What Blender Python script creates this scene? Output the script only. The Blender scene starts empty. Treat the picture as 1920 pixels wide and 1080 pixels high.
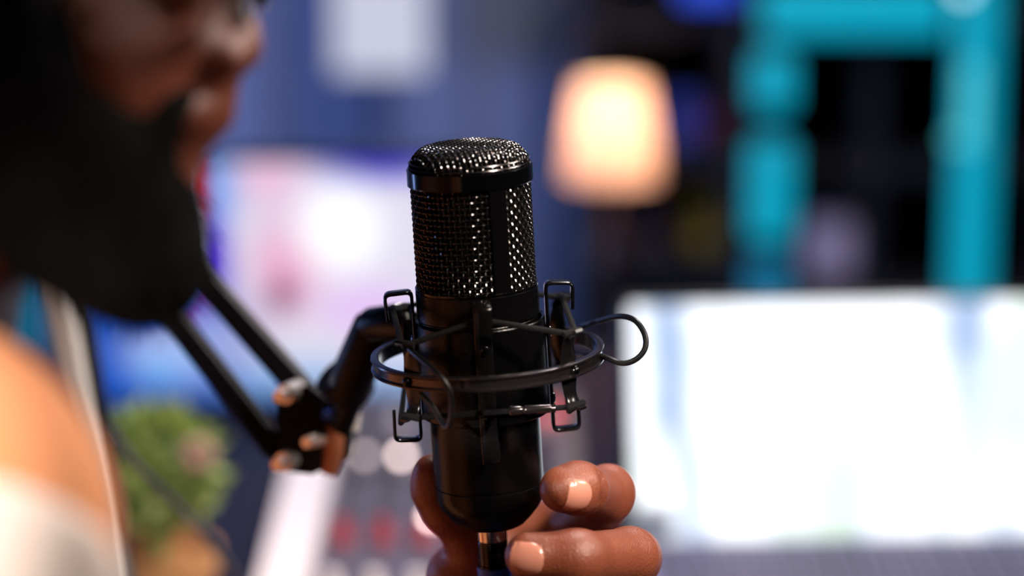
import bpy, math, random
import numpy as np
from mathutils import Vector, Matrix
random.seed(7); rng = np.random.default_rng(7)
scn = bpy.context.scene
PI = math.pi
# ------------------------------------------------------------------ camera
PITCH = math.radians(12.0); FPX = 85.0/36.0*1920
CAM = np.array([0, 0, 1.30]); FW = np.array([0, math.cos(PITCH), -math.sin(PITCH)]); UP = np.array([0, math.sin(PITCH), math.cos(PITCH)])
def P(px, py, d):
    return CAM + FW*d + np.array([1., 0, 0])*((px-960)/FPX*d) + UP*((540-py)/FPX*d)
cam_data = bpy.data.cameras.new('camera'); cam = bpy.data.objects.new('camera', cam_data); scn.collection.objects.link(cam)
cam.location = CAM; cam.rotation_euler = (PI/2-PITCH, 0, 0)
cam_data.lens = 85; cam_data.sensor_width = 36; cam_data.clip_start = 0.05
cam_data.dof.use_dof = True; cam_data.dof.focus_distance = 0.957; cam_data.dof.aperture_fstop = 2.65; cam_data.dof.aperture_blades = 0
scn.camera = cam
# ------------------------------------------------------------------ colour management, world, lights
scn.view_settings.view_transform = 'Standard'; scn.view_settings.look = 'None'
scn.view_settings.gamma = 1; scn.view_settings.use_curve_mapping = False; scn.view_settings.exposure = 0.0
w = bpy.data.worlds.new('world'); scn.world = w; w.use_nodes = True
w.node_tree.nodes['Background'].inputs[0].default_value = (.25, .33, .6, 1); w.node_tree.nodes['Background'].inputs[1].default_value = .02
def area(name, loc, target, size, power, col, sy=None, spread=None):
    l = bpy.data.lights.new(name, 'AREA'); l.energy = power; l.color = col; l.size = size
    if sy: l.shape = 'RECTANGLE'; l.size_y = sy
    if spread: l.spread = math.radians(spread)
    o = bpy.data.objects.new(name, l); scn.collection.objects.link(o); o.location = loc
    o.rotation_euler = (Vector(target)-Vector(loc)).to_track_quat('-Z', 'Y').to_euler()
    return o
def spot(name, loc, target, power, col, ang, blend=.6, rad=.05):
    l = bpy.data.lights.new(name, 'SPOT'); l.energy = power; l.color = col; l.spot_size = math.radians(ang); l.spot_blend = blend; l.shadow_soft_size = rad
    o = bpy.data.objects.new(name, l); scn.collection.objects.link(o); o.location = loc
    o.rotation_euler = (Vector(target)-Vector(loc)).to_track_quat('-Z', 'Y').to_euler()
    return o
spot('key_light', (.80, .30, 1.95), (.10, 1.02, .84), 150, (1, .84, .72), 36, .8, .11)
spot('arm_fill', (.95, .86, 1.36), P(150, 820, 1.24), 42, (1, .95, .9), 13, .7, .04)                    # unseen spot added low on the right to brighten the boom's lower arm
area('face_kicker', (.95, 1.12, 1.75), (-.1, .75, 1.37), .3, 1.9, (1, .88, .78), spread=60)                       # warm kicker added for nose and lips, up on the right
area('top_light', (.35, 1.75, 2.35), (-.02, 1.35, .9), .35, 26, (1, .93, .90))                       # ceiling lamp behind the microphone
spot('shoulder_fill', (-.75, -.45, 1.62), P(50, 1010, .64), 230, (1, .92, .85), 10.5, .5, .03)         # narrow unseen spot added to brighten the near shoulder
area('blue_wash', (-1.5, 1.9, 1.0), (-.5, 3.0, .95), .5, 26, (.30, .46, 1))                        # blue studio wash on the back wall
area('ceiling_wash', (.2, 2.3, 2.35), (-.1, 3.1, 1.1), .7, 5.5, (.70, .78, 1))
# ------------------------------------------------------------------ materials
def srgb(r, g, b):
    f = lambda c: (c/255/12.92) if c/255 <= .04045 else ((c/255+.055)/1.055)**2.4
    return (f(r), f(g), f(b), 1)
def mat(name, col, rough=.5, metal=0, bump=0, bscale=200, var=0, vscale=20, emit=None, estr=0, spec=.5, sss=0, coat=0):
    m = bpy.data.materials.new(name); m.use_nodes = True; nt = m.node_tree; b = nt.nodes['Principled BSDF']
    col = tuple(col) if len(col) == 4 else tuple(col)+(1,)
    b.inputs['Base Color'].default_value = col; b.inputs['Roughness'].default_value = rough; b.inputs['Metallic'].default_value = metal
    b.inputs['Specular IOR Level'].default_value = spec
    if coat: b.inputs['Coat Weight'].default_value = coat; b.inputs['Coat Roughness'].default_value = .15
    if sss:
        b.inputs['Subsurface Weight'].default_value = sss; b.inputs['Subsurface Radius'].default_value = (1, .35, .2); b.inputs['Subsurface Scale'].default_value = .004
    tc = nt.nodes.new('ShaderNodeTexCoord')
    if var:
        n = nt.nodes.new('ShaderNodeTexNoise'); n.inputs['Scale'].default_value = vscale; n.inputs['Detail'].default_value = 4
        nt.links.new(tc.outputs['Object'], n.inputs['Vector'])
        mx = nt.nodes.new('ShaderNodeMix'); mx.data_type = 'RGBA'
        mx.inputs[6].default_value = tuple(c*(1-var) for c in col[:3])+(1,); mx.inputs[7].default_value = tuple(min(1, c*(1+var)) for c in col[:3])+(1,)
        nt.links.new(n.outputs['Fac'], mx.inputs[0]); nt.links.new(mx.outputs[2], b.inputs['Base Color'])
    if bump:
        n = nt.nodes.new('ShaderNodeTexNoise'); n.inputs['Scale'].default_value = bscale; n.inputs['Detail'].default_value = 5
        nt.links.new(tc.outputs['Object'], n.inputs['Vector'])
        bp = nt.nodes.new('ShaderNodeBump'); bp.inputs['Strength'].default_value = bump; bp.inputs['Distance'].default_value = .001
        nt.links.new(n.outputs['Fac'], bp.inputs['Height']); nt.links.new(bp.outputs['Normal'], b.inputs['Normal'])
    if emit:
        b.inputs['Emission Color'].default_value = tuple(emit)[:3]+(1,); b.inputs['Emission Strength'].default_value = estr
    return m
def picture(name, base, strength, blobs, noise=None):
    """lit screen: blobs = (cx, cz, rx, rz, colour, softness 0..1) in the screen's local metres"""
    m = bpy.data.materials.new(name); m.use_nodes = True; nt = m.node_tree; nt.nodes.clear()
    out = nt.nodes.new('ShaderNodeOutputMaterial'); em = nt.nodes.new('ShaderNodeEmission'); em.inputs[1].default_value = strength
    gl = nt.nodes.new('ShaderNodeBsdfGlossy'); gl.inputs['Roughness'].default_value = .3; gl.inputs['Color'].default_value = (.03, .03, .03, 1)
    ad = nt.nodes.new('ShaderNodeAddShader'); nt.links.new(em.outputs[0], ad.inputs[0]); nt.links.new(gl.outputs[0], ad.inputs[1]); nt.links.new(ad.outputs[0], out.inputs[0])
    tc = nt.nodes.new('ShaderNodeTexCoord'); cur = None
    def mixin(fac, colour):
        nonlocal cur
        mx = nt.nodes.new('ShaderNodeMix'); mx.data_type = 'RGBA'
        if cur is None: mx.inputs[6].default_value = base
        else: nt.links.new(cur, mx.inputs[6])
        mx.inputs[7].default_value = colour; nt.links.new(fac, mx.inputs[0]); cur = mx.outputs[2]
    for cx, cz, rx, rz, colour, lo in blobs:
        mp = nt.nodes.new('ShaderNodeMapping'); mp.inputs['Location'].default_value = (-cx/rx, 0, -cz/rz); mp.inputs['Scale'].default_value = (1/rx, 0, 1/rz)
        nt.links.new(tc.outputs['Object'], mp.inputs['Vector'])
        ln = nt.nodes.new('ShaderNodeVectorMath'); ln.operation = 'LENGTH'; nt.links.new(mp.outputs[0], ln.inputs[0])
        mr = nt.nodes.new('ShaderNodeMapRange'); mr.interpolation_type = 'SMOOTHSTEP'
        mr.inputs['From Min'].default_value = lo; mr.inputs['From Max'].default_value = 1; mr.inputs['To Min'].default_value = 1; mr.inputs['To Max'].default_value = 0
        nt.links.new(ln.outputs['Value'], mr.inputs['Value']); mixin(mr.outputs[0], colour)
    if noise:
        for sx, sz, lo, hi, colour in noise:
            mp = nt.nodes.new('ShaderNodeMapping'); mp.inputs['Scale'].default_value = (sx, 0, sz); mp.inputs['Rotation'].default_value = (0, .12, 0)
            nt.links.new(tc.outputs['Object'], mp.inputs['Vector'])
            n = nt.nodes.new('ShaderNodeTexNoise'); n.inputs['Scale'].default_value = 1; n.inputs['Detail'].default_value = 1; nt.links.new(mp.outputs[0], n.inputs['Vector'])
            mr = nt.nodes.new('ShaderNodeMapRange'); mr.inputs['From Min'].default_value = lo; mr.inputs['From Max'].default_value = hi
            nt.links.new(n.outputs['Fac'], mr.inputs['Value']); mixin(mr.outputs[0], colour)
    if cur is None: em.inputs[0].default_value = base
    else: nt.links.new(cur, em.inputs[0])
    return m
BLACK = mat('black_satin_metal', (.0014, .0013, .0015), .26, .0, .12, 900, spec=.2)
BLACKG = mat('black_gloss_paint', (.0012, .0012, .0014), .17, .0, spec=.3)
RING = mat('black_anodised_ring', (.06, .05, .052), .22, .9, spec=.6)
WIRE = mat('black_wire_mesh', (.07, .066, .066), .2, .9, spec=.6)
DARKIN = mat('grille_lining', (.002, .002, .002), .9, spec=.1)
BRK = mat('black_bracket_metal', (.005, .0045, .005), .2, .3, spec=.35)
CORD = mat('braided_black_cord', (.0045, .004, .0045), .65, 0, .9, 2500, spec=.15)
CHROME = mat('chrome', (.75, .72, .68), .18, 1)
BOLT = mat('bolt_steel', (.85, .78, .74), .35, .8)
BLUEB = mat('blue_rubber', srgb(20, 70, 180), .5)
RUB = mat('black_rubber', (.003, .003, .0035), .35, spec=.35)
ARM = mat('boom_black', (.004, .0035, .005), .45, .0, spec=.12)
GREYBAR = mat('boom_grey_steel', (.5, .47, .45), .7, 0)
COPPER = mat('copper_brown', srgb(150, 90, 60), .45, .5)
SKIN = mat('brown_skin', srgb(122, 66, 46), .38, 0, .4, 900, .2, 70, sss=.12, spec=.45)
LIP = mat('lip_skin', srgb(150, 95, 80), .4, sss=.1)
NAIL = mat('fingernail', srgb(190, 128, 108), .22, 0, spec=.5, coat=.4)
NAILEDGE = mat('nail_free_edge', srgb(215, 180, 140), .35)
HAIR = mat('black_beard_hair', (.0022, .0018, .0018), .85, 0, .8, 600, spec=.08)
PEACH = mat('peach_fabric', srgb(240, 156, 102), .85, 0, .3, 500)
PEACHLIT = mat('lit_peach_fabric', srgb(246, 226, 214), .85, 0, .3, 500)  # pale tone painting the overexposed lower part of the peach shirt
# ------------------------------------------------------------------ object helpers
COL = scn.collection; WM = {}
def tag(o, label=None, cat=None, group=None, kind=None):
    if label: o['label'] = label
    if cat: o['category'] = cat
    if group: o['group'] = group
    if kind: o['kind'] = kind
    return o
def thing(name, label, cat, loc, rot=None, group=None):
    o = bpy.data.objects.new(name, None); COL.objects.link(o); o.empty_display_size = .02
    M = Matrix.Translation(Vector(loc)) @ (rot if rot else Matrix.Identity(4)); o.matrix_world = M; WM[o.name] = M
    return tag(o, label, cat, group)
class MB:
    def __init__(s): s.v = []; s.f = []
    def add(s, v, f, M=None):
        n = len(s.v)
        if M is not None: v = [tuple(M @ Vector(p)) for p in v]
        s.v += [tuple(p) for p in v]; s.f += [tuple(i+n for i in q) for q in f]; return s
    def box(s, c, size, M=None, bev=0):
        x, y, z = (a/2 for a in size); c = Vector(c)
        if bev:                                    # chamfered box
            b = min(bev, x*.9, y*.9, z*.9); pts = []
            for sx in (-1, 1):
                for sy in (-1, 1):
                    for sz in (-1, 1):
                        pts += [(sx*x, sy*(y-b), sz*(z-b)), (sx*(x-b), sy*y, sz*(z-b)), (sx*(x-b), sy*(y-b), sz*z)]
            idx = lambda sx, sy, sz, k: ((sx > 0)*4+(sy > 0)*2+(sz > 0))*3+k
            F = []
            for sg in (-1, 1):
                F.append([idx(sg, a, d, 0) for a, d in ((-1, -1), (1, -1), (1, 1), (-1, 1))][::sg])
                F.append([idx(a, sg, d, 1) for a, d in ((-1, -1), (1, -1), (1, 1), (-1, 1))][::-sg])
                F.append([idx(a, d, sg, 2) for a, d in ((-1, -1), (1, -1), (1, 1), (-1, 1))][::sg])
            for a in (-1, 1):
                for d in (-1, 1):
                    F.append([idx(a, d, -1, 0), idx(a, d, 1, 0), idx(a, d, 1, 1), idx(a, d, -1, 1)])
                    F.append([idx(a, -1, d, 0), idx(a, 1, d, 0), idx(a, 1, d, 2), idx(a, -1, d, 2)])
                    F.append([idx(-1, a, d, 1), idx(1, a, d, 1), idx(1, a, d, 2), idx(-1, a, d, 2)])
                    for e in (-1, 1): F.append([idx(a, d, e, 0), idx(a, d, e, 1), idx(a, d, e, 2)])
            return s.add([Vector(p)+c for p in pts], F, M)
        v = [c+Vector((a*x, b*y, d*z)) for a in (-1, 1) for b in (-1, 1) for d in (-1, 1)]
        return s.add(v, [(0, 1, 3, 2), (4, 6, 7, 5), (0, 4, 5, 1), (2, 3, 7, 6), (0, 2, 6, 4), (1, 5, 7, 3)], M)
    def lathe(s, prof, n=48, M=None, closed=False, a0=0, a1=2*PI):
        full = abs(a1-a0-2*PI) < 1e-6; m = n if full else n+1; v = []; f = []
        for i in range(m):
            a = a0+(a1-a0)*i/n
            v += [(r*math.cos(a), r*math.sin(a), z) for r, z in prof]
        k = len(prof)
        for i in range(n):
            j = (i+1) % m
            for q in range(k if closed else k-1):
                q2 = (q+1) % k
                f.append((i*k+q, j*k+q, j*k+q2, i*k+q2))
        if not closed and full:
            if prof[0][0] > 1e-9: f.append(tuple(i*k for i in range(m))[::-1])
            if prof[-1][0] > 1e-9: f.append(tuple(i*k+k-1 for i in range(m)))
        return s.add(v, f, M)
    def tube(s, pts, r, n=8, M=None, closed=False, flat=None, cap=True):
        pts = [Vector(p) for p in pts]; N = len(pts); rs = r if isinstance(r, (list, tuple)) else [r]*N
        v = []; f = []; prev = None
        for i, p in enumerate(pts):
            a = pts[(i-1) % N] if (closed or i) else p; b = pts[(i+1) % N] if (closed or i < N-1) else p
            t = (b-a).normalized()
            if prev is None:
                u = t.orthogonal() if flat is None else (Vector(flat)-t*t.dot(Vector(flat)))
            else: u = prev-t*t.dot(prev)
            u.normalize(); prev = u; w_ = t.cross(u)
            v += [p+(u*math.cos(2*PI*k/n)+w_*math.sin(2*PI*k/n))*rs[i] for k in range(n)]
        for i in range(N if closed else N-1):
            j = (i+1) % N
            for k in range(n): f.append((i*n+k, i*n+(k+1) % n, j*n+(k+1) % n, j*n+k))
        if not closed and cap: f.append(tuple(range(n))[::-1]); f.append(tuple((N-1)*n+k for k in range(n)))
        return s.add(v, f, M)
    def strip(s, pts, width, thick, side, M=None):
        """flat strip swept along pts; side = direction of its width; width may be a list"""
        pts = [Vector(p) for p in pts]; side = Vector(side).normalized(); N = len(pts)
        ws = width if isinstance(width, (list, tuple)) else [width]*N; v = []; f = []
        for i, p in enumerate(pts):
            t = (pts[min(i+1, N-1)]-pts[max(i-1, 0)]).normalized(); n_ = t.cross(side).normalized()*thick/2; h = side*ws[i]/2; c = .18
            v += [p+h*(1-c)+n_, p-h*(1-c)+n_, p-h+n_*.3, p-h-n_*.3, p-h*(1-c)-n_, p+h*(1-c)-n_, p+h-n_*.3, p+h+n_*.3]
        for i in range(N-1):
            for k in range(8): f.append((i*8+k, i*8+(k+1) % 8, i*8+8+(k+1) % 8, i*8+8+k))
        f.append(tuple(range(8))[::-1]); f.append(tuple((N-1)*8+k for k in range(8)))
        return s.add(v, f, M)
    def sphere(s, c, r, M=None, n=16, sc=(1, 1, 1)):
        v = []; f = []; c = Vector(c)
        for i in range(n+1):
            th = PI*i/n
            for j in range(2*n):
                ph = PI*j/n; v.append(c+Vector((r*sc[0]*math.sin(th)*math.cos(ph), r*sc[1]*math.sin(th)*math.sin(ph), r*sc[2]*math.cos(th))))
        for i in range(n):
            for j in range(2*n): f.append((i*2*n+j, i*2*n+2*n+j, i*2*n+2*n+(j+1) % (2*n), i*2*n+(j+1) % (2*n)))
        return s.add(v, f, M)
    def prism(s, pts, depthvec, M=None):
        n = len(pts); d = Vector(depthvec); v = [Vector(p) for p in pts]+[Vector(p)+d for p in pts]
        f = [tuple(range(n))[::-1], tuple(range(n, 2*n))]+[(i, (i+1) % n, n+(i+1) % n, n+i) for i in range(n)]
        return s.add(v, f, M)
    def build(s, name, m, parent=None, label=None, cat=None, group=None, kind=None, smooth=35, local=False):
        me = bpy.data.meshes.new(name); v = s.v; loc = None
        if parent is not None and not local:
            root = parent
            while root.parent: root = root.parent
            Mi = WM[root.name].inverted(); A = np.array(Mi); V = np.array([tuple(p) for p in v])
            v = (V @ A[:3, :3].T+A[:3, 3]).tolist()
        elif parent is None and not local:
            V = np.array([tuple(p) for p in v]); loc = (V.min(0)+V.max(0))/2; loc[2] = V[:, 2].min(); v = (V-loc).tolist()
        me.from_pydata(v, [], s.f); me.update()
        import bmesh
        if len(s.f) < 200000:
            bm = bmesh.new(); bm.from_mesh(me); bmesh.ops.recalc_face_normals(bm, faces=bm.faces); bm.to_mesh(me); bm.free()
        if smooth:
            me.shade_smooth(); me.set_sharp_from_angle(angle=math.radians(smooth))
        me.materials.append(m)
        o = bpy.data.objects.new(name, me); COL.objects.link(o)
        if loc is not None: o.location = loc; WM[o.name] = Matrix.Translation(Vector(loc))
        if parent is not None: o.parent = parent
        return tag(o, label, cat, group, kind)
def T(x, y, z): return Matrix.Translation((x, y, z))
def axis_to(a, b):
    """matrix whose local z runs from a towards b"""
    a = Vector(a); b = Vector(b); return T(*a) @ (b-a).to_track_quat('Z', 'Y').to_matrix().to_4x4()
def bez(pts, n=12):
    """Catmull-Rom through pts"""
    pts = [Vector(p) for p in pts]; q = [pts[0]]+pts+[pts[-1]]; out = []
    for i in range(1, len(q)-2):
        for k in range(n):
            t = k/n; a, b, c, d = q[i-1:i+3]
            out.append(.5*((2*b)+(c-a)*t+(2*a-5*b+4*c-d)*t*t+(3*b-a-3*c+d)*t**3))
    return out+[pts[-1]]
# ------------------------------------------------------------------ room
WB = mat('blue_grey_wall_paint', srgb(120, 128, 158), .9, 0, .3, 60)
DW = mat('dark_wall_paint', srgb(38, 40, 58), .9)
def struct(name, mb, m): return mb.build(name, m, kind='structure', smooth=0)
struct('floor', MB().box((0, 1.0, -.05), (5.2, 6, .1)), mat('dark_wood_floor', srgb(52, 44, 44), .5, 0, .3, 40, .3, 8))
struct('ceiling', MB().box((0, 1.0, 2.55), (5.2, 6, .1)), mat('ceiling_paint', srgb(60, 62, 74), .9))
struct('wall_back', MB().box((0, 3.25, 1.25), (5.0, .1, 2.5)), WB)
struct('wall_left', MB().box((-2.45, 1.0, 1.25), (.1, 4.4, 2.5)), DW)
struct('wall_right', MB().box((2.45, 1.0, 1.25), (.1, 4.4, 2.5)), DW)
struct('wall_front', MB().box((0, -1.25, 1.25), (5.0, .1, 2.5)), DW)
ti = 0
for px in (500, 690, 870, 1000):
    x = (px-960)/FPX*3.2; ti += 1
    struct('trim_%d' % ti, MB().box((x, 3.193, 1.25), (.012, .014, 2.5)), WB)
# ------------------------------------------------------------------ desk and cabinet
dk = thing('desk', 'dark navy studio desk carrying the mixer, laptop and plant', 'desk', (0, 1.75, 0))
DESKM = mat('dark_desk_laminate', srgb(12, 14, 36), .6, 0, .1, 80, spec=.2)
MB().box((.05, 1.74, .735), (2.6, 1.08, .03), bev=.004).build('tabletop', DESKM, dk)
for sx in (-1.15, 1.25):
    for sy in (1.26, 2.22): MB().box((sx, sy, .36), (.06, .06, .72)).build('leg', BLACK, dk)
cb = thing('cabinet', 'low black cabinet under the glowing table lamp', 'cabinet', (.15, 2.72, 0))
CABM = mat('cabinet_black', srgb(24, 24, 34), .6)
MB().box((.15, 2.72, .31), (.62, .36, .62), bev=.004).build('body', CABM, cb)
for sx in (-.005, .305):
    d = MB().box((sx, 2.532, .31), (.295, .016, .56), bev=.003).build('door', CABM, cb)
    MB().box((sx+(.11 if sx < .1 else -.11), 2.518, .38), (.012, .014, .1)).build('handle', BOLT, d)
# ------------------------------------------------------------------ table lamp
LX, LY = float((1141-960)/FPX*2.73), 2.62
lm = thing('table_lamp', 'lit table lamp with a tapered cream shade glowing orange', 'lamp', (LX, LY, .62))
LZ0 = .865; LH = .106
shade = bpy.data.materials.new('lamp_shade_fabric'); shade.use_nodes = True; nt = shade.node_tree; nt.nodes.clear()
o_ = nt.nodes.new('ShaderNodeOutputMaterial'); tr = nt.nodes.new('ShaderNodeBsdfTranslucent'); tr.inputs[0].default_value = (1, .80, .70, 1)
df = nt.nodes.new('ShaderNodeBsdfDiffuse'); df.inputs[0].default_value = (.8, .6, .45, 1); mx = nt.nodes.new('ShaderNodeMixShader'); mx.inputs[0].default_value = .2
nt.links.new(tr.outputs[0], mx.inputs[1]); nt.links.new(df.outputs[0], mx.inputs[2]); nt.links.new(mx.outputs[0], o_.inputs[0])
L_ = T(LX, LY, 0)
MB().lathe([(.052, LZ0), (.0495, LZ0+.035), (.0445, LZ0+.072), (.0375, LZ0+LH), (.036, LZ0+LH), (.043, LZ0+.072), (.048, LZ0+.035), (.0505, LZ0)], 64, L_, closed=True).build('lamp_shade', shade, lm, label='glowing cream shade')
MB().sphere((0, 0, LZ0+.068), .015, L_, 12, (1, 1, 1.2)).build('bulb', mat('bulb_glow', (1, .8, .6), .5, emit=(1, .78, .58), estr=230), lm)
MB().lathe([(.045, .621), (.045, .629), (.012, .640), (.006, .65), (.006, .75), (.016, .76), (.02, .785), (.012, .81), (.006, .82), (.006, LZ0+.04), (0, LZ0+.04)], 40, L_).build('base', mat('dark_brass_lamp_base', srgb(70, 50, 44), .4, .5), lm)
# ------------------------------------------------------------------ light panel on the wall
lp = thing('wall_light', 'bright white rectangular light panel hanging on the blue wall', 'light', P(715, 60, 3.08))
c = P(715, 20, 3.06); hw = 94/FPX*3.06
MB().box((c[0], 3.05, c[2]+.10), (2*hw, .03, .36), bev=.01).build('housing', BLACK, lp)
o_ = MB().box((c[0], 3.031, c[2]+.10), (2*hw-.008, .008, .352), bev=.003).build('diffuser', picture('panel_glow', srgb(212, 214, 238), .9, []), lp)
MB().tube([(c[0], 3.07, c[2]+.26), (c[0], 3.07, 2.5)], .006).build('hanging_rod', BLACK, lp)
# ------------------------------------------------------------------ shelf with cyan LED bars
SH = 2.95
def X(px, y=SH): return float((px-960)/FPX*(y*math.cos(PITCH)+.06))
def Z(py, y=SH): return float(1.3-y*math.tan(PITCH+math.atan((py-540)/FPX)))
bk = thing('bookcase', 'tall black open bookcase behind the laptop, edged by cyan light bars', 'bookcase', (X(1510), SH+.1, 0))
SHM = mat('shelf_black', srgb(20, 20, 30), .6)
zt = Z(-60); xl, xr = X(1095), X(1990)
for px in (1100, 1385, 1640, 1990): MB().box((X(px), SH+.12, (zt+.1)/2), (.022, .26, zt+.1)).build('upright', SHM, bk)
for z in (.05, .40, zt+.1): MB().box(((xl+xr)/2, SH+.12, z), (xr-xl, .255, .02)).build('shelf', SHM, bk)
for a_, b_, ys in ((1100, 1385, (482, 272, 20)), (1385, 1990, (523, 290, 20))):
    for py in ys: MB().box(((X(a_)+X(b_))/2, SH+.12, Z(py, SH+.05)-.0105), (X(b_)-X(a_)-.022, .255, .02)).build('shelf', SHM, bk)
MB().box(((xl+xr)/2, SH+.255, (zt+.1)/2), (xr-xl, .012, zt+.1)).build('back_panel', mat('shelf_back', srgb(14, 14, 22), .8), bk)
CY = mat('cyan_led', (.0, .02, .03), .5, emit=srgb(0, 178, 212), estr=.82)
CYB = mat('cyan_led_tube', (.02, .05, .06), .5, emit=srgb(90, 215, 230), estr=1.0)
CYD = mat('dim_cyan_led', (.0, .02, .03), .5, emit=srgb(0, 105, 145), estr=1.0)
def bar(name, x0, y0, x1, y1, yy, m, label, th=.03):
    xa, xb = X(x0, yy), X(x1, yy); za, zb = Z(y0, yy), Z(y1, yy)
    t = thing(name, label, 'light', ((xa+xb)/2, yy, min(za, zb)), group='light bars around the bookcase' if x0 > 1000 else None)
    MB().box(((xa+xb)/2, yy+.012, (za+zb)/2), (abs(xb-xa), .012, abs(za-zb))).build('channel', BLACK, t)
    MB().box(((xa+xb)/2, yy-.006, (za+zb)/2), (abs(xb-xa)*.96, .024, abs(za-zb)*.98), bev=.008).build('diffuser', m, t)
    return t
bar('led_light_bar', 1412, 95, 1490, 205, 2.915, CY, 'short cyan light bar high on the left upright of the bookcase')
bar('led_light_bar', 1410, 260, 1492, 450, 2.915, CY, 'cyan light bar at middle height on the left upright of the bookcase')
bar('led_light_bar', 1412, 480, 1488, 640, 2.915, CYD, 'lowest dimmer cyan light bar on the left upright, just above the laptop')
bar('led_light_bar', 1420, -30, 1780, 66, 2.915, CY, 'horizontal cyan light bar along the top of the bookcase')
bar('led_light_bar', 1795, -60, 1872, 700, 2.915, CY, 'wide vertical cyan light bar at the far right of the bookcase')
for (a, b, lb) in ((120, 275, 'slim bright cyan tube mounted on the wide right-hand light bar'),):
    xx = X(1825, 2.885); tag(MB().tube([(xx, 2.886, Z(a, 2.886)), (xx, 2.886, Z(b, 2.886))], .007, 12).build('led_tube', CYB), lb, 'light')
tag(MB().sphere((X(1805, 2.88), 2.884, Z(-22, 2.88)), .009).build('light_bulb', mat('white_cyan_bulb', (1, 1, 1), .5, emit=srgb(190, 245, 250), estr=2.0)), 'small white bulb at the top of the wide right-hand light bar', 'light bulb')
tag(MB().sphere((X(1800, 2.88), 2.884, Z(262, 2.88)), .008).build('light_bulb', CYB), 'small cyan bulb halfway up the wide right-hand light bar', 'light bulb')
bar('led_light_bar', 1270, -60, 1390, 5, 2.915, mat('blue_led', (0, .05, .3), .5, emit=srgb(45, 70, 200), estr=1.0), 'blue light bar at the top of the bookcase above the lamp')
bar('led_light_bar', -120, 440, 66, 760, 2.75, mat('teal_led', (0, .02, .03), .5, emit=srgb(0, 85, 112), estr=1.0), 'dim teal light bar behind the man at the left edge', .02)
# shelf items
class _S(dict):
    def __missing__(s, k): return 523 if 'lavender' in k else 272 if ('blue storage' in k or 'pink' in k) else 482
SHF = _S()
def item(name, px, py, wpx, hpx, m, label, cat, kind='box'):
    x = X(px, SH+.05); z = Z(SHF[label], SH+.05); wd = wpx/FPX*3.0; h = hpx/FPX*3.0
    t = MB()
    if kind == 'vase': t.lathe([(wd*.28, 0), (wd*.42, h*.1), (wd*.5, h*.4), (wd*.42, h*.68), (wd*.2, h*.85), (wd*.24, h), (wd*.18, h), (wd*.15, h*.85)], 32, T(x, SH+.1, z))
    elif kind == 'ball': t.sphere((x, SH+.1, z+h/2), h/2)
    else: t.box((x, SH+.1, z+h/2), (wd, .12, h), bev=.006)
    return tag(t.build(name, m), label, cat, {'book': 'books on the shelf below the lamp', 'storage_box': 'storage boxes in the bookcase'}.get(name))
item('vase', 1330, 425, 92, 105, mat('olive_glaze', srgb(190, 168, 60), .6), 'olive yellow vase on the shelf left of the light bars', 'vase', 'vase')
item('storage_box', 1285, 220, 60, 95, mat('blue_card', srgb(40, 60, 150), .7), 'dark blue storage box above the olive vase', 'box')
item('storage_box', 1568, 455, 95, 130, mat('lavender_card', srgb(200, 186, 225), .8), 'lavender grey storage box inside the cyan lit bookcase', 'box')
item('decorative_ball', 1350, 200, 60, 60, mat('pink_glaze', srgb(150, 50, 90), .5), 'small dull pink ball on the shelf beside the upper cyan bar', 'ornament', 'ball')
for i, (px, h) in enumerate(((1195, 100), (1222, 118), (1248, 92))):
    item('book', px, 480-h/2, 24, h, mat('book_cloth_%s' % 'abc'[i], [srgb(50, 42, 62), srgb(30, 34, 60), srgb(70, 50, 50)][i], .8), ['dull purple book left of three under the lamp', 'tall dark navy book in the middle of three', 'short brown book right of three, beside the olive vase'][i], 'book')
# ------------------------------------------------------------------ monitor (left, behind the arm)
MY = 2.03
def MXp(px): return float((px-960)/FPX*(MY*math.cos(PITCH)+.09))
mx0, mx1 = MXp(140), MXp(905); mz0, mz1 = Z(748, MY), Z(304, MY); mcx = (mx0+mx1)/2; mcz = (mz0+mz1)/2
mon = thing('computer_monitor', 'wide computer monitor showing a pink, white and blue picture', 'monitor', (mcx, MY, .75))
def mp(px, py, rx, ry, col, lo=0.): return (MXp(px)-mcx, Z(py, MY)-mcz, rx/FPX*2.08, ry/FPX*2.08, col, lo)
pic = picture('picture_on_monitor', srgb(226, 222, 240), 1.0, [
    mp(520, 780, 900, 150, srgb(140, 185, 235), .35), mp(480, 800, 900, 100, srgb(30, 75, 175), .35),
    mp(210, 640, 330, 260, srgb(25, 85, 195), .45), mp(330, 655, 150, 95, srgb(175, 190, 242), .2), mp(300, 690, 90, 50, srgb(120, 180, 245), .1),
    mp(400, 340, 95, 130, srgb(110, 165, 240), .2), mp(720, 300, 210, 62, srgb(62, 50, 215), .25), mp(900, 340, 120, 110, srgb(90, 90, 225), .3),
    mp(510, 330, 110, 95, srgb(238, 190, 222), .0), mp(540, 500, 120, 160, srgb(238, 170, 205), 0), mp(690, 580, 150, 90, srgb(232, 196, 248), .1),
    mp(640, 430, 130, 130, (1.15, 1.15, 1.2, 1), .1), mp(395, 480, 60, 130, srgb(80, 40, 215), .25), mp(360, 350, 40, 80, srgb(220, 20, 50), .3),
    mp(530, 555, 45, 60, srgb(120, 30, 80), .0), mp(350, 575, 40, 30, srgb(150, 30, 160), .2)])
mw, mh = mx1-mx0, mz1-mz0
MB().box((mcx, MY+.012, mcz), (mw+.014, .02, mh+.014), bev=.004).build('housing', BLACK, mon)
so = MB().box((0, 0, 0), (mw, .003, mh)); o_ = so.build('screen', pic, None, local=True, smooth=0); o_.parent = mon; o_.location = (0, 0, mcz-.75)
MB().box((mcx, MY+.05, .753), (.2, .13, .006), bev=.002).build('base', BLACK, mon)
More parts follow.
